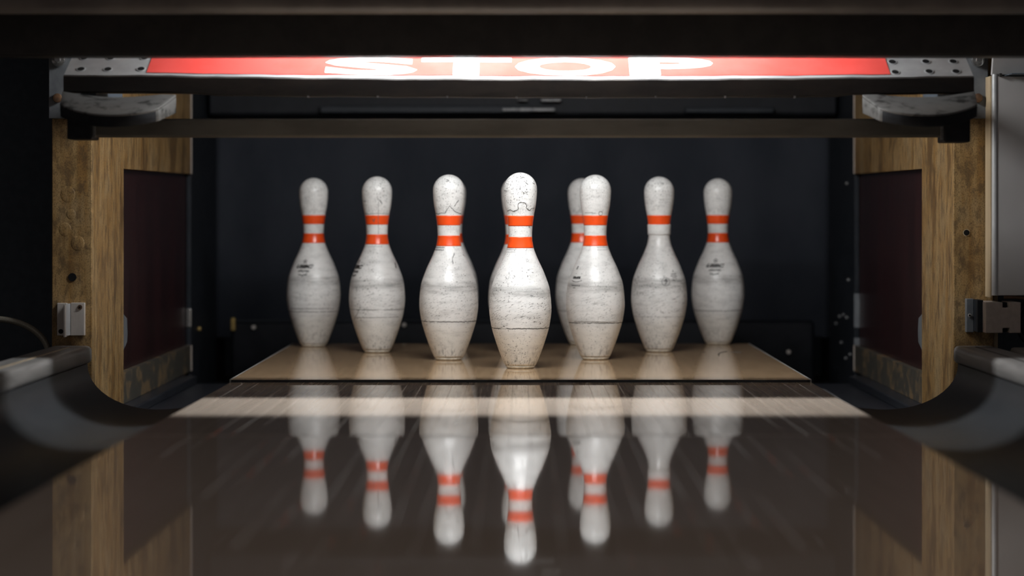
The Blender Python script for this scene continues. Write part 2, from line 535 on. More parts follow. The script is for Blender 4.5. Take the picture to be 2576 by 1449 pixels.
# ================================================================ gutters and cappings
for s, side in ((-1, 'left'), (1, 'right')):
    xi, xo = CX + s * (LW + 0.003), s * 0.785
    xc, hw = (xi + xo) / 2, abs(xo - xi) / 2
    prof = []
    for k in range(25):
        a = pi * k / 24
        z_top = 0.030 if k > 12 else -0.010
        prof.append((xc - s * hw * cos(a), z_top - (z_top + 0.052) * sin(a)))
    g = empty('gutter', (xc, 1.0, -0.14))
    bm = sheet(prof if s > 0 else prof, -2.4, 4.36, 0.004 if s > 0 else -0.004)
    child('channel', bm, 'gutter', g, True, 40)
    for yy in (-1.0, 1.0, 3.0, 4.2):
        child('support', box(xc - 0.05, xc + 0.05, yy - 0.02, yy + 0.02, -0.14, -0.0565), 'sub', g)
    tag(g, 'grey half-round gutter channel along the %s edge of the lane' % side, 'gutter', 'lane gutters')
    # deep flat gutter beside the pin deck, with its rubbed ridge
    fg = empty('flat_gutter', (xc, 5.0, -0.14))
    a0, a1 = sorted((xi + s * 0.001, s * 0.7995))
    child('tray', box(a0, a1, 4.37, 5.58, -0.14, -0.092, 0.002), 'flat', fg)
    r0, r1 = sorted((s * 0.668, s * 0.660))
    child('ridge', box(r0, r1, 4.42, 5.35, -0.0925, -0.0875, 0.0015), 'scratch', fg)
    r0, r1 = sorted((s * 0.7995, s * 0.752))
    child('corner_strip', box(r0, r1, 4.405, 5.58, -0.0925, -0.074, 0.003), 'flat', fg)
    tag(fg, 'black flat gutter between the pin deck and the %s kickback wall' % side, 'gutter', 'flat gutters beside the pin deck')
    # division capping
    c0, c1 = sorted((s * 0.783, s * 0.858))
    cp = empty('division_capping', (s * 0.82, 1.0, -0.14))
    child('rail', box(c0, c1, -2.4, 4.40, 0.029, 0.061, 0.009, 3), 'cap', cp, True, 50)
    b0, b1 = sorted((s * 0.792, s * 0.85))
    child('riser', box(b0, b1, -2.4, 4.40, -0.14, 0.029), 'sub', cp)
    k0, k1 = sorted((s * 0.812, s * 0.816))
    child('trim_line', box(k0, k1, -2.4, 4.34, 0.0605, 0.0622, 0.0006), 'beige' if s < 0 else 'lip', cp)
    tag(cp, 'satin metal division capping running along the %s gutter' % side, 'capping', 'division cappings')
rc = empty('return_cover', (1.0, 3.0, -0.14))
child('lid', box(0.872, 1.14, -2.4, 4.33, 0.045, 0.062, 0.006), 'cap', rc, True, 50)
child('riser', box(0.885, 1.12, -2.4, 4.30, -0.14, 0.045), 'sub', rc)
tag(rc, 'flat grey cover board outside the right division capping', 'cover')

# ================================================================ posts with their C-shaped side plates
for s, side in ((-1, 'left'), (1, 'right')):
    post = empty('division_post', (s * 0.82, 4.44, -0.14))
    f0, f1 = sorted((s * 0.785, s * 0.858))
    child('front_board', box(f0, f1, 4.405, 4.432, -0.0735, 1.10, 0.0015), 'post', post)
    # side plate in the YZ plane: stile, top rail and bottom rail around the opening
    yb = 5.72
    xin, xou = sorted((s * 0.785, s * 0.7985))
    child('stile', prism([(4.4325, -0.0735), (4.755, -0.0735), (4.755, 0.95), (4.4325, 0.95)], 'x', xin, xou), 'post', post)
    child('top_rail', prism([(4.7551, 0.389), (yb, 0.394), (yb, 0.95), (4.7551, 0.95)], 'x', xin, xou), 'post', post)
    child('bottom_rail', prism([(4.7551, -0.0735), (yb, -0.0725), (yb, -0.012), (4.7551, -0.012)], 'x', xin, xou), 'grime', post)
    # rubbed metal edging at the rear ends of the rails
    for z0, z1 in ((-0.0725, -0.012), (0.394, 0.62)):
        e0, e1 = sorted((s * 0.7835, s * 0.799))
        child('end_edging', box(e0, e1, yb, yb + 0.012, z0, z1, 0.001), 'plastic', post)
    # finger tab in the front corner of the opening
    t0, t1 = sorted((s * 0.7995, s * 0.7915))
    child('pull_tab', prism([(4.757, 0.03), (4.757, 0.095), (4.80, 0.101), (4.838, 0.092), (4.845, 0.06), (4.838, 0.042), (4.80, 0.030)], 'x', t0, t1, 0.002), 'steel', post)
    child('screw', cyl((s * 0.797, 4.775, 0.187), 0.004, 0.006, 'x', 12), 'bolt', post)
    if s < 0:
        child('drilled_hole', cyl((-0.8205, 4.4045, 0.1853), 0.0075, 0.002, 'y', 24), 'hole', post)
        for (px, pz, r_) in ((-0.829, 0.336, 0.014), (-0.834, 0.272, 0.012), (-0.811, 0.247, 0.013), (-0.823, 0.30, 0.009)):
            bl = bmesh.new()
            bmesh.ops.create_uvsphere(bl, u_segments=18, v_segments=8, radius=1)
            for v in bl.verts:
                v.co = Vector((px + v.co.x * r_, 4.4052 + v.co.y * 0.0009, pz + v.co.z * r_ * 1.1))
            child('paint_blister', bl, 'post', post, True)
    else:
        child('drilled_hole', cyl((0.8085, 4.4045, 0.2665), 0.0052, 0.002, 'y', 24), 'hole', post)
        child('hole_rim', cyl((0.8085, 4.4049, 0.2662), 0.0066, 0.0012, 'y', 24), 'beige', post)
    tag(post, ('stained brown wooden post left of the pins, with one round hole above a silver reflector' if s < 0 else
               'stained brown wooden post right of the pins, beside the grey sheet panel'), 'post', 'division posts')

# ================================================================ pit: curtain, rail, corner plates, pin table
b = bmesh.new()
nx = 90
rows = []
for lay in (0, 1):
    for z in (-0.02, 0.42, 0.85):
        rows.append([b.verts.new((-0.795 + 1.59 * i / nx, 6.24 + lay * 0.006 + 0.008 * sin(i * 0.55) * (1.2 - z) + 0.006 * sin(i * 0.21 + 1), z)) for i in range(nx + 1)])
for lay in (0, 3):
    for j in (0, 1):
        for i in range(nx):
            b.faces.new((rows[lay + j][i], rows[lay + j][i + 1], rows[lay + j + 1][i + 1], rows[lay + j + 1][i]))
for i in range(nx):
    b.faces.new((rows[0][i], rows[0][i + 1], rows[3][i + 1], rows[3][i]))
    b.faces.new((rows[2][i], rows[2][i + 1], rows[5][i + 1], rows[5][i]))
for j in (0, 1):
    b.faces.new((rows[j][0], rows[j + 1][0], rows[4 + j][0], rows[3 + j][0]))
    b.faces.new((rows[j][nx], rows[j + 1][nx], rows[4 + j][nx], rows[3 + j][nx]))
tag(link('pit_curtain', b, 'curtain', smooth=True), 'black cloth curtain hanging across the pit behind the pins', 'curtain')

pr = empty('pit_rail', (0, 6.1, -0.14))
child('bar', box(-0.735, 0.735, 6.08, 6.13, -0.14, 0.030, 0.012, 3), 'rail', pr, True, 50)
child('top_strip', box(-0.728, 0.15, 6.077, 6.10, 0.026, 0.032, 0.003), 'dark', pr)
child('brass_tab', box(-0.733, -0.722, 6.068, 6.081, 0.005, 0.038, 0.003), 'brass', pr)
child('bolt', cyl((-0.676, 6.074, 0.014), 0.0055, 0.012, 'y', 14, 0.002), 'alu', pr)
child('bolt', cyl((-0.298, 6.074, 0.02), 0.0055, 0.012, 'y', 14, 0.002), 'alu', pr)
child('bolt', cyl((0.668, 6.074, -0.048), 0.0055, 0.012, 'y', 14, 0.002), 'alu', pr)
tag(pr, 'black rail across the pit floor with a small brass tab at its left end', 'rail')

for s, side in ((-1, 'left'), (1, 'right')):
    cpn = empty('corner_plate', (s * 0.78, 5.95, -0.14))
    a0, a1 = sorted((s * 0.7995, s * 0.788))
    child('plate', box(a0, a1, 5.74, 6.22, -0.14, 0.95, 0.002), 'dark', cpn)
    if s > 0:
        for (yy, zz) in ((5.92, 0.052), (5.99, 0.045), (5.86, 0.048), (6.06, 0.024), (5.96, -0.018), (5.88, -0.052), (5.80, -0.038), (5.86, 0.373), (5.83, 0.14)):
            child('bolt', cyl((0.785, yy, zz), 0.0036, 0.006, 'x', 12, 0.0015), 'scratch', cpn)
        for (z0, z1) in ((0.03, 0.11), (-0.06, 0.005)):
            child('chipped_edge', box(0.7865, 0.7995, 5.737, 5.741, z0, z1), 'steel', cpn)
    else:
        child('bolt', cyl((-0.785, 5.87, 0.02), 0.0055, 0.008, 'x', 12, 0.002), 'brass', cpn)
        child('clip', box(-0.7995, -0.786, 5.735, 5.745, 0.03, 0.075, 0.003), 'bolt', cpn)
    tag(cpn, 'dark steel corner plate between the %s kickback wall and the curtain' % side, 'plate', 'pit corner plates')

pt = empty('machine_crossbar', (0, 6.05, 0.53))
child('beam', box(-0.78, 0.78, 6.0, 6.15, 0.545, 0.70, 0.006), 'rail', pt)
child('front_rail', box(-0.50, 0.02, 5.965, 5.999, 0.548, 0.566, 0.003), 'dark', pt)
child('front_rail', box(0.40, 0.62, 5.965, 5.999, 0.548, 0.562, 0.003), 'dark', pt)
for x0, x1, z0, z1 in ((0.045, 0.088, 0.588, 0.594), (0.045, 0.094, 0.576, 0.583), (-0.012, 0.012, 0.577, 0.581), (-0.05, 0.08, 0.552, 0.560)):
    child('fitting', box(x0, x1, 5.955, 5.999, z0, z1, 0.002), 'scratch', pt)
for x in (-0.765, 0.765):
    child('hanger', box(x - 0.012, x + 0.012, 6.05, 6.10, 0.70, 1.25), 'rail', pt)
tag(pt, 'dark machine crossbar above the pit, seen through the slot of the sweep', 'crossbar')

# ================================================================ overhead: header beam, masking panel, lamp
hb = empty('header_beam', (0, 3.96, 0.5585))
child('board', box(-1.7, 1.7, 3.93, 3.992, 0.5595, 1.05, 0.002), 'beam', hb)
child('lower_edge', box(-1.7, 1.7, 3.931, 3.991, 0.5580, 0.5597), 'lip', hb)
tag(hb, 'long charcoal header beam spanning the lane just above the red sign', 'beam')

mk = empty('masking_panel', (0, 3.65, 0.60))
child('panel', box(-1.7, 1.7, 3.645, 3.70, 0.630, 1.45, 0.004), 'mask', mk)
child('rounded_edge', tube([(-1.7, 3.672, 0.632), (1.7, 3.672, 0.632)], 0.027, 24), 'mask', mk, True, 60)
child('light_block', box(-1.7, 1.7, 3.70, 3.93, 0.632, 0.66), 'black', mk)  # unseen board added to keep lamp light off the near lane
tag(mk, 'brown-grey masking panel edge at the very top of the picture', 'panel')

lp = empty('fluorescent_lamp', (0, LAMP_Y, LAMP_Z))
child('tube', tube([(-LAMP_HALF, LAMP_Y, LAMP_Z), (0, LAMP_Y, LAMP_Z), (LAMP_HALF, LAMP_Y, LAMP_Z)], 0.015, 12), 'tube', lp, True, 60)
child('housing', box(-LAMP_HALF - 0.05, LAMP_HALF + 0.05, LAMP_Y - 0.04, LAMP_Y + 0.04, LAMP_Z + 0.045, LAMP_Z + 0.09, 0.004), 'housing', lp)
for s in (-1, 1):
    x0, x1 = sorted((s * LAMP_HALF, s * (LAMP_HALF + 0.02)))
    child('end_socket', box(x0, x1, LAMP_Y - 0.018, LAMP_Y + 0.018, LAMP_Z - 0.02, LAMP_Z + 0.05, 0.003), 'housing', lp)
tag(lp, 'fluorescent tube lamp hidden behind the header beam above the red sign', 'lamp')

# ================================================================ sweep with the red sign
# drawn at a round 1.58 m and built at 0.9765 of that, the width between the posts
SW_REF = Vector((0, 4.25, 0.43))
sw = empty('pin_sweep', (0, 4.15, 0.4271))
sw['draft_scale'] = 0.9765
BF, BB = Vector((0, 4.200, 0.5385)), Vector((0, 4.305, 0.592))       # sign tray: front and back edge
SL = (BB - BF).normalized()
SN = Vector((0, -SL.z, SL.y))
TL = (BB - BF).length


def edge_dz(x):                 # the old tray sags a little to the middle
    return 0.0035 - 0.0065 * max(0.0, 1 - (x - 0.10) ** 2 / 0.60) + 0.0004 * sin(x * 37) + 0.0003 * sin(x * 91)


def on_board(x, v, off=0.0):
    p = BF + SL * v + SN * off
    return Vector((x, p.y, p.z + edge_dz(x) * (1 - v / TL)))


XL, XR = -0.797, 0.783
b = bmesh.new()
nx = 60
g = []
for off in (0.0, -0.004):
    g.append([[b.verts.new(on_board(XL + (XR - XL) * i / nx, v, off)) for i in range(nx + 1)] for v in (0.0, TL * 0.5, TL)])
for i in range(nx):
    for j in (0, 1):
        for l in (0, 1):
            b.faces.new((g[l][j][i], g[l][j][i + 1], g[l][j + 1][i + 1], g[l][j + 1][i]))
    for j in (0, 2):
        b.faces.new((g[0][j][i], g[0][j][i + 1], g[1][j][i + 1], g[1][j][i]))
for j in (0, 1):
    for i in (0, nx):
        b.faces.new((g[0][j][i], g[0][j + 1][i], g[1][j + 1][i], g[1][j][i]))
child('sign_tray', b, 'zinc', sw, True, 40)


def board_patch(x0, x1, v0, v1, off, nx=40, sk0=0.0, sk1=0.0):
    b = bmesh.new()
    rows = []
    for o_ in (off, off + 0.0006):
        for v, a0, a1 in ((v0, x0, x1), (v1, x0 + sk0, x1 - sk1)):
            rows.append([b.verts.new(on_board(a0 + (a1 - a0) * i / nx, v, o_)) for i in range(nx + 1)])
    for i in range(nx):
        for a, c in ((0, 1), (2, 3), (0, 2), (1, 3)):
            b.faces.new((rows[a][i], rows[a][i + 1], rows[c][i + 1], rows[c][i]))
    for i in (0, nx):
        b.faces.new((rows[0][i], rows[1][i], rows[3][i], rows[2][i]))
    return b


child('red_film', board_patch(-0.655, 0.640, 0.010, TL - 0.004, 0.0005), 'film', sw, True, 40)['label'] = 'red glossy sign film'
V0, V1 = 0.0105, 0.082
for ch, x0, x1 in (('S', -0.347, -0.185), ('T', -0.178, -0.020), ('O', -0.013, 0.162), ('P', 0.187, 0.334)):
    tb = text_mesh(ch, 0.045)
    bmesh.ops.triangulate(tb, faces=tb.faces[:])
    for v in tb.verts:
        v.co = on_board(x0 + (x1 - x0) * v.co.x, V0 + (V1 - V0) * v.co.y, 0.0016)
    lo = child('letter', tb, 'white', sw)
    lo['label'] = 'white letter %s of the red sign' % ch
# punched holes at both ends of the tray
for (x, v) in ((-0.772, 0.027), (-0.725, 0.027), (-0.667, 0.027), (-0.775, 0.080), (-0.728, 0.080), (-0.668, 0.080),
               (0.650, 0.020), (0.709, 0.020), (0.756, 0.020), (0.651, 0.065), (0.710, 0.065), (0.758, 0.065)):
    hb_ = bmesh.new()
    ring0, ring1, ring2 = [], [], []
    for k in range(20):
        a = 2 * pi * k / 20
        ring0.append(hb_.verts.new(on_board(x + 0.0088 * cos(a), v + 0.0115 * sin(a), 0.0003)))
        ring1.append(hb_.verts.new(on_board(x + 0.0075 * cos(a), v + 0.0100 * sin(a), 0.0012)))
        ring2.append(hb_.verts.new(on_board(x + 0.0060 * cos(a), v + 0.0085 * sin(a), 0.0008)))
    for k in range(20):
        j = (k + 1) % 20
        hb_.faces.new((ring0[k], ring0[j], ring1[j], ring1[k]))
        hb_.faces.new((ring1[k], ring1[j], ring2[j], ring2[k]))
    rim = child('hole_rim', hb_, 'zinc', sw, True)
    hc = bmesh.new()
    hc.faces.new([hc.verts.new(on_board(x + 0.0062 * cos(2 * pi * k / 20), v + 0.0088 * sin(2 * pi * k / 20), 0.0009)) for k in range(20)])
    child('punched_hole', hc, 'hole', sw)

# black lip under the tray's front edge
b = bmesh.new()
rows = []
lp_prof = [(4.1995, None), (4.1945, -0.003), (4.194, 0.5075), (4.197, 0.5050), (4.215, 0.5050), (4.215, None)]
for i in range(nx + 1):
    x = XL + (XR - XL) * i / nx
    top = on_board(x, 0.0).z
    r_ = []
    for (yy, zz) in lp_prof:
        z = top - 0.0008 if zz is None else (top + zz if zz < 0 else zz + edge_dz(x) * 0.8 + (0.0 if abs(x) < 0.55 else 0.003))
        r_.append(b.verts.new((x, yy, z)))
    rows.append(r_)
m = len(lp_prof)
for i in range(nx):
    for k in range(m):
        b.faces.new((rows[i][k], rows[i][(k + 1) % m], rows[i + 1][(k + 1) % m], rows[i + 1][k]))
b.faces.new(rows[0]); b.faces.new(rows[-1][::-1])
child('front_lip', b, 'lip', sw)
for k in range(9):
    x = -0.372 + k * 0.1205
    if x < 0.56:
        child('rivet', cyl((x, 4.1935, 0.5052 + edge_dz(x) * 0.8), 0.0022, 0.004, 'y', 10), 'bolt', sw)
child('tray_back', box(XL + 0.01, XR - 0.01, 4.29, 4.318, 0.515, 0.590, 0.002), 'black', sw)

# lower sweep bar with rubber end blocks
b = prism([(4.203, 0.4375), (4.200, 0.4640), (4.205, 0.4665), (4.245, 0.4665), (4.245, 0.4345), (4.210, 0.4335)], 'x', -0.746, 0.730, 0.0012)
child('sweep_bar', b, 'bar', sw)
for s, x0, x1, z0, z1 in ((-1, -0.790, -0.7465, 0.4300, 0.474), (1, 0.7305, 0.776, 0.4250, 0.468)):
    child('end_block', box(x0, x1, 4.190, 4.262, z0, z1, 0.003), 'rubber', sw)
    e0, e1 = sorted(((x1 if s < 0 else x0) - s * 0.0005, (x1 if s < 0 else x0) - s * 0.0045))
    child('end_clamp', box(e0, e1, 4.196, 4.202, z0 + 0.004, 0.462), 'scratch', sw)
    # arm joining bar and sign tray
    a0, a1 = sorted((s * 0.745, s * 0.772))
    child('arm', box(a0, a1, 4.22, 4.28, 0.466, 0.535), 'black', sw)
    child('pivot_arm', box(a0, a1, 4.27, 4.5022, 0.505, 0.535, 0.002), 'black', sw)

# cast bumper plates: sloping crescent tops
for s in (-1, 1):
    n = 22
    xa, xb = (-0.797, -0.600) if s < 0 else (0.783, 0.588)      # outer and inner end
    def shell(t0, t1, top, bot, bev):
        """part of the crescent between the fractions t0..t1 of its length and top..bot of its thickness"""
        b = bmesh.new()
        bt, ft, fb, bb = [], [], [], []
        for i in range(n + 1):
            t = t0 + (t1 - t0) * i / n
            x = xa + (xb - xa) * t
            bul = max(0.0, 1 - ((t - 0.56) / 0.62) ** 2)
            y1 = 4.155 - 0.070 * bul - 0.010 * t
            x1 = x + (0.004 * (1 - t) - 0.019 * t) * (1 if s < 0 else -1)
            zt = 0.5135 - 0.0075 * sin(pi * min(1, t * 1.15)) - 0.006 * t
            zf = 0.4945 - 0.0255 * bul ** 0.9 - 0.0005 * t
            hk, hf = 0.026 + 0.012 * bul, 0.0215
            bt.append(b.verts.new((x, 4.188, zt - hk * top)))
            ft.append(b.verts.new((x1, y1 + 0.002 * top, zf - hf * top)))
            fb.append(b.verts.new((x1, y1 + 0.004 * bot, zf - hf * bot)))
            bb.append(b.verts.new((x, 4.188, zt - hk * bot)))
        for i in range(n):
            for p, q in ((bt, ft), (ft, fb), (fb, bb), (bb, bt)):
                b.faces.new((p[i], p[i + 1], q[i + 1], q[i]))
        b.faces.new((bt[0], ft[0], fb[0], bb[0])); b.faces.new((bt[n], ft[n], fb[n], bb[n]))
        bmesh.ops.recalc_face_normals(b, faces=b.faces[:])
        sharp = [e for e in b.edges if len(e.link_faces) == 2 and e.calc_face_angle() > 0.5]
        bmesh.ops.bevel(b, geom=sharp, offset=bev, segments=2, profile=0.5, affect='EDGES')
        return b
    bp = child('bumper_plate', shell(0.0, 1.0, 0.0, 0.18, 0.0012), 'cast', sw, True, 28)
    bp['label'] = 'worn cast aluminium crescent bumper'
    child('bumper_end', shell(0.975, 1.0, 0.18, 1.0, 0.0008), 'cast', sw, True, 28)
    child('bumper_skirt', shell(0.002, 0.975, 0.18, 1.0, 0.0008), 'rubber', sw, True, 28)
del sw['draft_scale']
tag(sw, 'raised pin sweep carrying the red STOP sign and two silver crescent bumpers', 'pin sweep')

# ================================================================ mounting plates on the posts
for s in (-1, 1):
    mp = empty('mounting_plate', (s * 0.82, 4.40, 0.474))
    a0, a1 = (-0.862, -0.740) if s < 0 else (0.740, 0.8465)
    child('plate', box(a0, a1, 4.396, 4.4045, 0.474, 0.70, 0.0012), 'steel', mp)
    bx = -0.8425 if s < 0 else 0.8265
    bz = 0.580
    bo = child('bolt', cyl((bx, 4.389, bz), 0.0125, 0.012, 'y', 24, 0.003), 'bolt', mp, True, 40)
    hx = cyl((bx, 4.380, bz), 0.0062, 0.008, 'y', 6, 0.001)
    for v in hx.verts:
        v.co -= mp.location
    link('hex_stub', hx, 'bolt', bo)
    rx = -0.845 if s < 0 else 0.8265
    child('rusty_bolt', cyl((rx, 4.391, 0.511), 0.0085, 0.008, 'y', 16, 0.002), 'rust', mp, True, 40)
    tag(mp, 'dark grey bolted steel plate on top of the %s post' % ('left' if s < 0 else 'right'), 'plate', 'bolted plates on the posts')

# ================================================================ reflector on the left post
rf = empty('reflector_bracket', (-0.82, 4.40, 0.078))
child('side_flange', box(-0.8465, -0.829, 4.395, 4.4045, 0.0795, 0.1385, 0.0008), 'alu', rf)
child('fin', box(-0.8305, -0.8272, 4.372, 4.4045, 0.0775, 0.1365, 0.0006), 'alu', rf)
child('recess', prism([(-0.8275, 4.4045), (-0.8275, 4.380), (-0.8215, 4.395), (-0.8215, 4.4045)], 'z', 0.080, 0.1375), 'zinc', rf)
child('main_plate', box(-0.8215, -0.7965, 4.393, 4.4045, 0.0795, 0.1390, 0.0008), 'alu', rf)
sc_ = child('screw', cyl((-0.8045, 4.3925, 0.1310), 0.0044, 0.002, 'y', 20), 'rust', rf)
hx = cyl((-0.8045, 4.391, 0.1310), 0.0020, 0.002, 'y', 6)
for v in hx.verts:
    v.co -= rf.location
link('socket', hx, 'hole', sc_)
child('screw_hole', cyl((-0.8395, 4.3945, 0.0870), 0.0043, 0.002, 'y', 20), 'hole', rf)
tag(rf, 'small silver reflector bracket screwed low on the left post', 'bracket')

# ================================================================ sensor box and sheet panels right of the right post
sb = empty('sensor_box', (0.88, 4.34, 0.09))
child('mount_flange', box(0.8055, 0.8185, 4.388, 4.4045, 0.0855, 0.1465, 0.001), 'steel', sb)
child('mount_web', box(0.8185, 0.829, 4.352, 4.40, 0.0875, 0.1455, 0.001), 'dark', sb)
fr = child('flange_screw', cyl((0.8110, 4.3875, 0.1165), 0.0032, 0.003, 'y', 16), 'alu', sb)
hx = cyl((0.8110, 4.3855, 0.1165), 0.0018, 0.002, 'y', 12)
for v in hx.verts:
    v.co -= sb.location
link('socket', hx, 'hole', fr)
poly = [(0.828, 0.0875), (0.8585, 0.0875), (0.8585, 0.0965), (0.8705, 0.0965), (0.8705, 0.0875), (0.891, 0.0875),
        (0.891, 0.1425), (0.8705, 0.1425), (0.8705, 0.1325), (0.8585, 0.1325), (0.8585, 0.1425), (0.828, 0.1425)]
child('case', prism(poly, 'y', 4.325, 4.40, 0.0014), 'plastic', sb)
child('backing', box(0.856, 0.873, 4.345, 4.398, 0.0885, 0.1415), 'rubber', sb)
tag(sb, 'taupe plastic sensor box with notched edges beside the right post', 'sensor')

sp1 = empty('sheet_panel', (0.95, 4.38, 0.155))
child('sheet', box(0.853, 1.25, 4.345, 4.355, 0.154, 0.5480, 0.001), 'panel', sp1)
child('rolled_edge', tube([(0.8500, 4.350, 0.154), (0.8500, 4.350, 0.35), (0.8500, 4.350, 0.5520)], 0.0062, 16), 'zinc', sp1, True, 60)
child('inner_profile', box(0.8415, 0.8450, 4.352, 4.40, 0.150, 0.5490, 0.001), 'beige', sp1)
child('top_catch', box(0.8560, 0.8600, 4.338, 4.346, 0.5470, 0.5530), 'lip', sp1)
tag(sp1, 'light grey sheet metal panel standing right of the right post', 'panel')
sp2 = empty('upper_panel', (0.95, 4.40, 0.552))
child('sheet', prism([(4.362, 0.5515), (4.372, 0.5515), (4.300, 0.74), (4.290, 0.74)], 'x', 0.846, 1.25, 0.001), 'panel', sp2)
child('wedge_shade', prism([(0.870, 4.30), (1.25, 4.20), (1.25, 4.372), (0.870, 4.372)], 'z', 0.5495, 0.5512), 'black', sp2)  # black wedge added in place of the shadow along the lower edge
tag(sp2, 'short grey panel leaning above the sheet panel at the right edge', 'panel')
tag(link('edge_strip_board', box(0.8586, 0.8668, 4.41, 4.45, -0.05, 0.70, 0.001), 'beige'), 'narrow beige wood strip between the right post and the grey sheet panel', 'strip')
wall_r = structure(link('wall_outer.001', box(0.905, 3.2, 4.62, 4.70, -0.14, 1.3), 'black'), 'black machine cover wall right of the right post')
wr = tag(link('sensor_wire', tube([(0.868, 4.362, 0.150), (0.885, 4.36, 0.1505), (0.905, 4.362, 0.1485), (0.94, 4.365, 0.150), (1.0, 4.37, 0.146), (1.1, 4.40, 0.147)], 0.0028, 8), 'wire', smooth=True),
         'thin brown wire running above the taupe sensor box', 'wire')
for k in range(3):
    pts = []
    for i in range(21):
        a = R(100 + 160 * i / 20)
        pts.append((0.935 + (0.040 - 0.009 * k) * cos(a), 4.38 + 0.006 * k, 0.105 + (0.046 - 0.009 * k) * sin(a)))
    tag(link('coiled_cable', tube(pts, 0.0032, 8), 'rubber', smooth=True),
        '%s loop of black cable hanging right of the sensor box' % ('outermost', 'middle', 'innermost')[k], 'cable', 'black cable loops')

# hose on the left
pts = []
for i in range(25):
    a = R(4 + 100 * i / 24)
    pts.append((-0.972 + 0.100 * cos(a), 4.45, 0.040 + 0.067 * sin(a)))
pts = [(-0.8715, 4.45, -0.13)] + pts
tag(link('braided_hose', tube(pts, 0.006, 14), 'hose', smooth=True), 'braided grey hose arching up in the dark left of the left post', 'hose')

# ================================================================ bowling pins
IN = 0.0254
SPEC = [(0.0, 1.000), (0.06, 1.075), (0.20, 1.165), (0.75, 1.414), (2.25, 1.953), (3.375, 2.255), (4.5, 2.383), (5.875, 2.2815), (7.25, 1.8515), (8.625, 1.236),
        (9.375, 0.9825), (10.0, 0.8985), (10.875, 0.935), (11.75, 1.047), (12.625, 1.203), (13.5, 1.273), (13.727, 1.276)]


def pchip(pts):
    n = len(pts)
    h = [pts[i + 1][0] - pts[i][0] for i in range(n - 1)]
    d = [(pts[i + 1][1] - pts[i][1]) / h[i] for i in range(n - 1)]
    m = [d[0]]
    for i in range(1, n - 1):
        if d[i - 1] * d[i] <= 0:
            m.append(0.0)
        else:
            w1, w2 = 2 * h[i] + h[i - 1], h[i] + 2 * h[i - 1]
            m.append((w1 + w2) / (w1 / d[i - 1] + w2 / d[i]))
    m.append(0.0)

    def f(z):
        for i in range(n - 1):
            if z <= pts[i + 1][0]:
                break
        t = (z - pts[i][0]) / h[i]
        return ((2 * t ** 3 - 3 * t * t + 1) * pts[i][1] + (t ** 3 - 2 * t * t + t) * h[i] * m[i]
                + (-2 * t ** 3 + 3 * t * t) * pts[i + 1][1] + (t ** 3 - t * t) * h[i] * m[i + 1])
    return f


_pf = pchip(SPEC)


def pin_r(z):                       # radius in metres at height z metres
    zi = z / IN
    if zi > 13.724:
        return math.sqrt(max(0.0, 1.276 ** 2 - (zi - 13.724) ** 2)) * IN
    return _pf(max(0.0, zi)) * IN


def lathe(prof, seg=72, caps=True):
    b = bmesh.new()
    rings = []
    for r_, z in prof:
        rings.append([b.verts.new((r_ * sin(2 * pi * k / seg), -r_ * cos(2 * pi * k / seg), z)) for k in range(seg)])
    for i in range(len(rings) - 1):
        for k in range(seg):
            b.faces.new((rings[i][k], rings[i][(k + 1) % seg], rings[i + 1][(k + 1) % seg], rings[i + 1][k]))
    if caps:
        b.faces.new(rings[0][::-1]); b.faces.new(rings[-1])
    return b


def lathe_mesh(name, prof, mat, closed=False):
    b = lathe(prof, caps=not closed)
    if closed:
        pass
    bmesh.ops.recalc_face_normals(b, faces=b.faces[:])
    me = bpy.data.meshes.new(name)
    b.to_mesh(me); b.free()
    for p in me.polygons:
        p.use_smooth = len(p.vertices) == 4
    me.materials.append(M[mat])
    return me


zs = [0.0062 + (13.724 * IN - 0.0062) * i / 110 for i in range(111)]
prof = [(pin_r(z), z) for z in zs]
for k in range(1, 15):
    a = pi / 2 * k / 14.3
    prof.append((1.276 * IN * cos(a), (13.724 + 1.276 * sin(a)) * IN))
ME_BODY = lathe_mesh('pin_body', prof, 'pin')
ME_RING = lathe_mesh('pin_base', [(pin_r(0.0) - 0.002, 0.0), (pin_r(0.0) + 0.0005, 0.0006), (pin_r(0.0015), 0.0018), (pin_r(0.005) - 0.0002, 0.0050), (pin_r(0.0058) - 0.0012, 0.0056), (pin_r(0.006) - 0.0012, 0.0063)], 'ring')


def band_mesh(name, z0, z1, off, mat):
    n = 10
    p = [(pin_r(z0) - 0.0004, z0)]
    p += [(pin_r(z0 + (z1 - z0) * i / n) + off, z0 + (z1 - z0) * i / n) for i in range(n + 1)]
    p += [(pin_r(z1) - 0.0004, z1)]
    return lathe_mesh(name, p, mat, True)


ME_UP = band_mesh('pin_stripe_upper', 0.2766, 0.2967, 0.00025, 'stripe')
ME_LO = band_mesh('pin_stripe_lower', 0.2340, 0.2556, 0.00025, 'stripe')
ME_SLEEVE = band_mesh('pin_sleeve', 0.2546, 0.2766, 0.0018, 'pin')


def wrap(b, phi, z, wdt, hgt, off=0.00035, arc=0.0):
    """unit-box flat mesh -> surface of the pin; phi = centre angle (0 faces the camera), width/height in metres"""
    bmesh.ops.triangulate(b, faces=b.faces[:])
    for v in b.verts:
        u, t = (v.co.x - 0.5), v.co.y
        zz = z + t * hgt + arc * (4 * u * u)
        a = phi + u * wdt / pin_r(z + hgt / 2)
        r_ = pin_r(zz) + off
        v.co = Vector((r_ * sin(a), -r_ * cos(a), zz))
    return b


def join(bs):
    out = bmesh.new()
    for b in bs:
        me = bpy.data.meshes.new('t'); b.to_mesh(me); b.free(); out.from_mesh(me); bpy.data.meshes.remove(me)
    return out


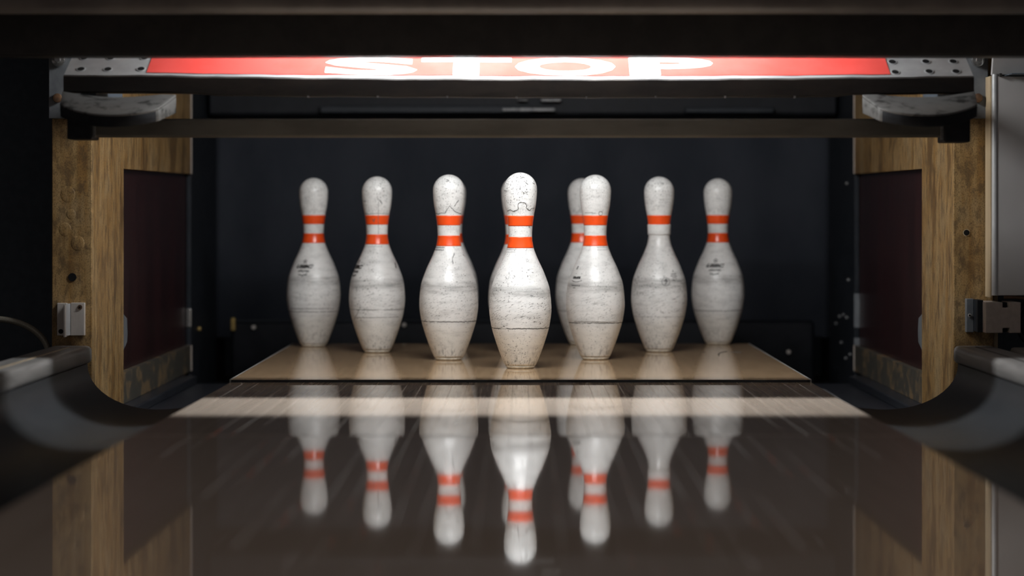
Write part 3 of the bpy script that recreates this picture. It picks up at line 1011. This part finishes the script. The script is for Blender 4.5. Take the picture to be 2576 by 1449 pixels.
def rows_of_ticks(n, seed, gap=0.3, solid=False):
    """an illegible worn line of print: a row of small uneven marks in the unit box"""
    rr = random.Random(seed)
    b = bmesh.new()
    for i in range(n):
        x0 = (i + gap / 2) / n; x1 = (i + 1 - gap / 2) / n
        y0 = rr.choice((0.0, 0.0, 0.15)); y1 = rr.choice((1.0, 1.0, 0.8))
        b.faces.new([b.verts.new(p) for p in ((x0, y0, 0), (x1, y0, 0), (x1, y1, 0), (x0, y1, 0))])
    return b


def star():
    b = bmesh.new()
    o_, i_ = [], []
    for k in range(10):
        a = pi / 2 + k * pi / 5
        r1 = 0.5 if k % 2 == 0 else 0.20
        o_.append(b.verts.new((0.5 + r1 * cos(a), 0.5 + r1 * sin(a), 0)))
        i_.append(b.verts.new((0.5 + r1 * 0.42 * cos(a), 0.5 + r1 * 0.42 * sin(a), 0)))
    for k in range(10):
        j = (k + 1) % 10
        b.faces.new((o_[k], o_[j], i_[j], i_[k]))
    return b


def ringflat(w=0.16, n=28):
    b = bmesh.new()
    o_ = [b.verts.new((0.5 + 0.5 * cos(2 * pi * k / n), 0.5 + 0.5 * sin(2 * pi * k / n), 0)) for k in range(n)]
    i_ = [b.verts.new((0.5 + (0.5 - w) * cos(2 * pi * k / n), 0.5 + (0.5 - w) * sin(2 * pi * k / n), 0)) for k in range(n)]
    for k in range(n):
        j = (k + 1) % n
        b.faces.new((o_[k], o_[j], i_[j], i_[k]))
    return b


def strokes(segs, w=0.1):
    b = bmesh.new()
    for (x0, y0, x1, y1) in segs:
        d = Vector((x1 - x0, y1 - y0)).normalized()
        q = Vector((-d.y, d.x)) * w / 2
        b.faces.new([b.verts.new((px, py, 0)) for px, py in ((x0 + q.x, y0 + q.y), (x1 + q.x, y1 + q.y), (x1 - q.x, y1 - q.y), (x0 - q.x, y0 - q.y))])
    return b


def logo_star(phi, z=0.172):
    return join([wrap(star(), phi, z + 0.0145, 0.0130, 0.0130), wrap(text_mesh('USBC', 0.075, 0.45), phi, z + 0.0054, 0.044, 0.0086),
                 wrap(text_mesh('APPROVED', 0.05, 0.0), phi - 0.02, z - 0.0030, 0.0290, 0.0046),
                 wrap(rows_of_ticks(7, 3, 0.2), phi - 0.03, z - 0.0115, 0.022, 0.0036, arc=0.0020)])


def print_small(phi, z, wdt=0.036, seed=1, lines=2):
    bs = [wrap(rows_of_ticks(13, seed, 0.35), phi, z, wdt, 0.0024)]
    if lines > 1:
        bs.append(wrap(rows_of_ticks(13 if lines == 3 else 5, seed + 5, 0.35), phi, z - 0.0050, wdt if lines == 3 else wdt * 0.36, 0.0024))
    return join(bs)


def crack(points, w=0.0009, off=0.0006, wob=0.0):
    """a thin dark crack following (phi, z) points over the pin's skin"""
    rr = random.Random(len(points))
    pts = []
    for (p0, z0), (p1, z1) in zip(points, points[1:]):
        n = max(2, int(max(abs(p1 - p0) / 0.05, abs(z1 - z0) / 0.002)))
        for k in range(n):
            t = k / n
            pts.append((p0 + (p1 - p0) * t, z0 + (z1 - z0) * t + rr.uniform(-wob, wob)))
    pts.append(points[-1])
    b = bmesh.new()
    prev = None
    for k, (p, z) in enumerate(pts):
        a = pts[max(k - 1, 0)]; c = pts[min(k + 1, len(pts) - 1)]
        r_ = pin_r(z)
        d = Vector(((c[0] - a[0]) * r_, c[1] - a[1]))
        d.normalize()
        h = w * rr.uniform(0.3, 0.6)
        cur = []
        for sg in (-1, 1):
            ph, zz = p - sg * d.y * h / r_, z + sg * d.x * h
            rad = pin_r(zz) + off
            cur.append(b.verts.new((rad * sin(ph), -rad * cos(ph), zz)))
        if prev:
            b.faces.new((prev[0], prev[1], cur[1], cur[0]))
        prev = cur
    return b


def pixels(pts, cx, bottom, scale):
    """points measured against the pin's own axis and foot -> (phi, z)"""
    out = []
    for x, y in pts:
        z = (bottom - y) / scale
        out.append((math.asin(max(-0.97, min(0.97, (x - cx) / scale / pin_r(z)))), z))
    return out


# name, (X, Y of the pin's axis), turn, wear, seam height, seam strength, chip, label
def PX(px, Y):
    return (px - 1315) * Y / 6082.0


PINS = [
    (1309, 4.710, 1.00, 0.0790, 1.00, 0.35, 'head bowling pin, nearest of all, alone at the front of the triangle'),
    (1129, 4.973, 0.80, 0.0803, 1.00, 0.35, 'bowling pin just left of the head pin, in the second row'),
    (1497.5, 4.990, 0.55, 0.0767, 1.00, 0.15, 'bowling pin just right of the head pin, with a sharp dark belly crack'),
    (948.5, 5.237, 0.85, 0.0940, 0.75, 0.35, 'second bowling pin from the left, in the third row'),
    (1299, 5.240, 0.8, 0.0790, 0.6, 0.3, 'bowling pin almost hidden straight behind the head pin'),
    (1658, 5.262, 0.85, 0.0777, 0.45, 0.1, 'bowling pin with a single orange stripe, second from the right'),
    (789, 5.468, 0.75, 0.0800, 0.75, 0.5, 'leftmost bowling pin, standing at the back corner of the deck'),
    (1136, 5.490, 0.8, 0.0790, 0.6, 0.4, 'back row bowling pin mostly hidden behind the pin left of the head pin'),
    (1464, 5.545, 0.9, 0.0787, 0.8, 0.8, 'back row bowling pin peeking out left behind the pin right of the head pin'),
    (1806, 5.555, 0.75, 0.0787, 0.75, 0.5, 'rightmost bowling pin, standing at the back corner of the deck'),
]
for i, (px, Y, wear, sz, ss, chip, label) in enumerate(PINS):
    p = empty('bowling_pin', (PX(px, Y), Y, 0.0))
    tag(p, label, 'bowling pin', 'ten bowling pins set in a triangle')

    def part(name, me, lab=None):
        o = bpy.data.objects.new(name, me)
        COL.objects.link(o)
        o.parent = p
        if lab:
            o['label'] = lab
        return o
    body = part('body', ME_BODY)
    body['wear'] = wear; body['seam_z'] = sz; body['seam'] = ss; body['chip'] = chip
    part('base', ME_RING)
    part('stripe', ME_UP, 'orange stripe around the neck')
    if i == 5:
        sl = part('sleeve', ME_SLEEVE)
        sl['wear'] = 0.4; sl['seam_z'] = 0.0; sl['seam'] = 0.0; sl['chip'] = 0.0
    else:
        part('stripe', ME_LO, 'orange stripe around the neck')

    def mark(b, mat='ink'):
        link('printed_mark', b, mat, p)
    def cracks(*bs):
        link('crack_line', join(bs), 'crack', p)
    if i == 0:
        f = lambda q: pixels(q, 1309, 928, 1291)
        cracks(crack(f([(1277, 533), (1284, 530), (1290, 534), (1298, 532), (1304, 528), (1303, 520), (1304, 514), (1310, 511), (1320, 513), (1325, 519), (1323, 526), (1328, 529), (1333, 532), (1336, 527), (1344, 525)]), 0.0013, wob=0.0006),
               crack(f([(1309, 452), (1314, 448), (1320, 450)]), 0.0012), crack(f([(1298, 477), (1301, 481)]), 0.001), crack(f([(1312, 483), (1318, 488)]), 0.001),
               crack(f([(1321, 461), (1328, 467)]), 0.0016), crack(f([(1339, 462), (1344, 466)]), 0.0014), crack(f([(1266, 482), (1277, 483)]), 0.0009))
    elif i == 1:
        f = lambda q: pixels(q, 1129, 907, 1231)
        cracks(crack(f([(1095, 536), (1104, 538), (1112, 535), (1120, 536.6), (1128, 524), (1132, 517), (1137, 522), (1144, 531), (1152, 535), (1160, 538)]), 0.0013, wob=0.0006),
               crack(f([(1144, 519), (1149, 510), (1154, 504)]), 0.0016), crack(f([(1124, 451), (1131, 454), (1124, 457)]), 0.0012),
               crack(f([(1144, 636), (1139, 650), (1141, 664)]), 0.0012), crack(f([(1164, 640), (1171, 645)]), 0.0014))
    elif i == 2:
        cracks(wrap(ringflat(0.10), 0.38, 0.2965, 0.009, 0.009, 0.0006), crack([(-0.9, 0.3025), (-0.3, 0.3022), (0.0, 0.3010)], 0.0007, wob=0.0004), crack([(-0.9, 0.0795), (-0.2, 0.0800), (0.9, 0.0792)], 0.0007, wob=0.0004))
    elif i == 3:
        f = lambda q: pixels(q, 948.5, 888, 1159)
        cracks(crack(f([(918, 540), (930, 541), (952, 539), (965, 540), (982, 541)]), 0.0009, wob=0.0005), crack(f([(954, 509), (953.5, 550), (953.5, 592)]), 0.0008, wob=0.0002),
               crack(f([(957, 506), (963, 516)]), 0.0018), crack(f([(939, 553), (942, 561), (945, 552)]), 0.0014), crack(f([(917, 509), (923, 509)]), 0.0016),
               crack(f([(895, 803), (902, 790), (908, 779)]), 0.0010, wob=0.0004), crack(f([(898, 799), (948, 798), (1005, 798)]), 0.0008, wob=0.0004), crack(f([(901, 723), (901, 733)]), 0.0014))
    elif i == 6:
        cracks(crack([(-1.0, 0.0870), (0.0, 0.0872), (1.0, 0.0868)], 0.0012, wob=0.0006))
    if i == 0:
        mark(print_small(0.45, 0.1545, 0.036, 1), 'faint')
        mark(print_small(-0.75, 0.2300, 0.026, 2, 3), 'faint')
        mark(join([wrap(star(), 0.40, 0.205, 0.010, 0.010)]), 'faint')
    elif i == 1:
        mark(print_small(0.14, 0.1480, 0.032, 4), 'faint')
        mark(print_small(-0.85, 0.2300, 0.030, 5, 3))
    elif i == 2:
        mark(print_small(0.55, 0.2300, 0.028, 6, 3), 'faint')
        mark(join([wrap(strokes([(0.2, 0.0, 0.4, 1.0), (0.6, 0.0, 0.7, 1.0)], 0.22), -0.96, 0.186, 0.008, 0.007), wrap(rows_of_ticks(1, 1, 0.0), -0.78, 0.1775, 0.018, 0.0007),
                   wrap(rows_of_ticks(5, 8, 0.12), -0.85, 0.1670, 0.022, 0.0050), wrap(rows_of_ticks(9, 9, 0.2), -0.82, 0.1600, 0.030, 0.0016, arc=0.003),
                   wrap(rows_of_ticks(8, 10, 0.35), -0.82, 0.1520, 0.025, 0.0024), wrap(rows_of_ticks(3, 11, 0.35), -0.86, 0.1475, 0.008, 0.0022)]))
    elif i == 3:
        mark(logo_star(-1.12, 0.176))
        mark(print_small(-0.10, 0.2280, 0.032, 12, 1), 'faint')
        mark(join([wrap(strokes([(0.3, 0.0, 0.7, 1.0)], 0.35), 1.15, 0.183, 0.012, 0.012)]))
    elif i == 5:
        mark(join([wrap(ringflat(0.05), 0.20, 0.1445, 0.0185, 0.0185), wrap(strokes([(0.1, 0.60, 0.9, 0.60), (0.55, 1.0, 0.55, 0.15), (0.55, 0.15, 0.30, 0.05), (0.30, 0.85, 0.80, 0.85)], 0.12), 0.20, 0.148, 0.012, 0.0125)]))
        mark(join([wrap(strokes([(0.5, 1.0, 0.5, 0.6), (0.3, 0.62, 0.7, 0.62)], 0.12), 0.58, 0.170, 0.009, 0.009), wrap(rows_of_ticks(5, 20, 0.1), 0.58, 0.1690, 0.015, 0.0016),
                   wrap(rows_of_ticks(5, 21, 0.1), 0.58, 0.1650, 0.017, 0.0016), wrap(rows_of_ticks(4, 22, 0.1), 0.58, 0.1615, 0.010, 0.0014)]))
    elif i in (6, 9):
        mark(logo_star(-0.36 if i == 6 else -0.20))
        mark(print_small(-0.34 if i == 6 else -0.20, 0.1500, 0.026, 30 + i), 'faint')
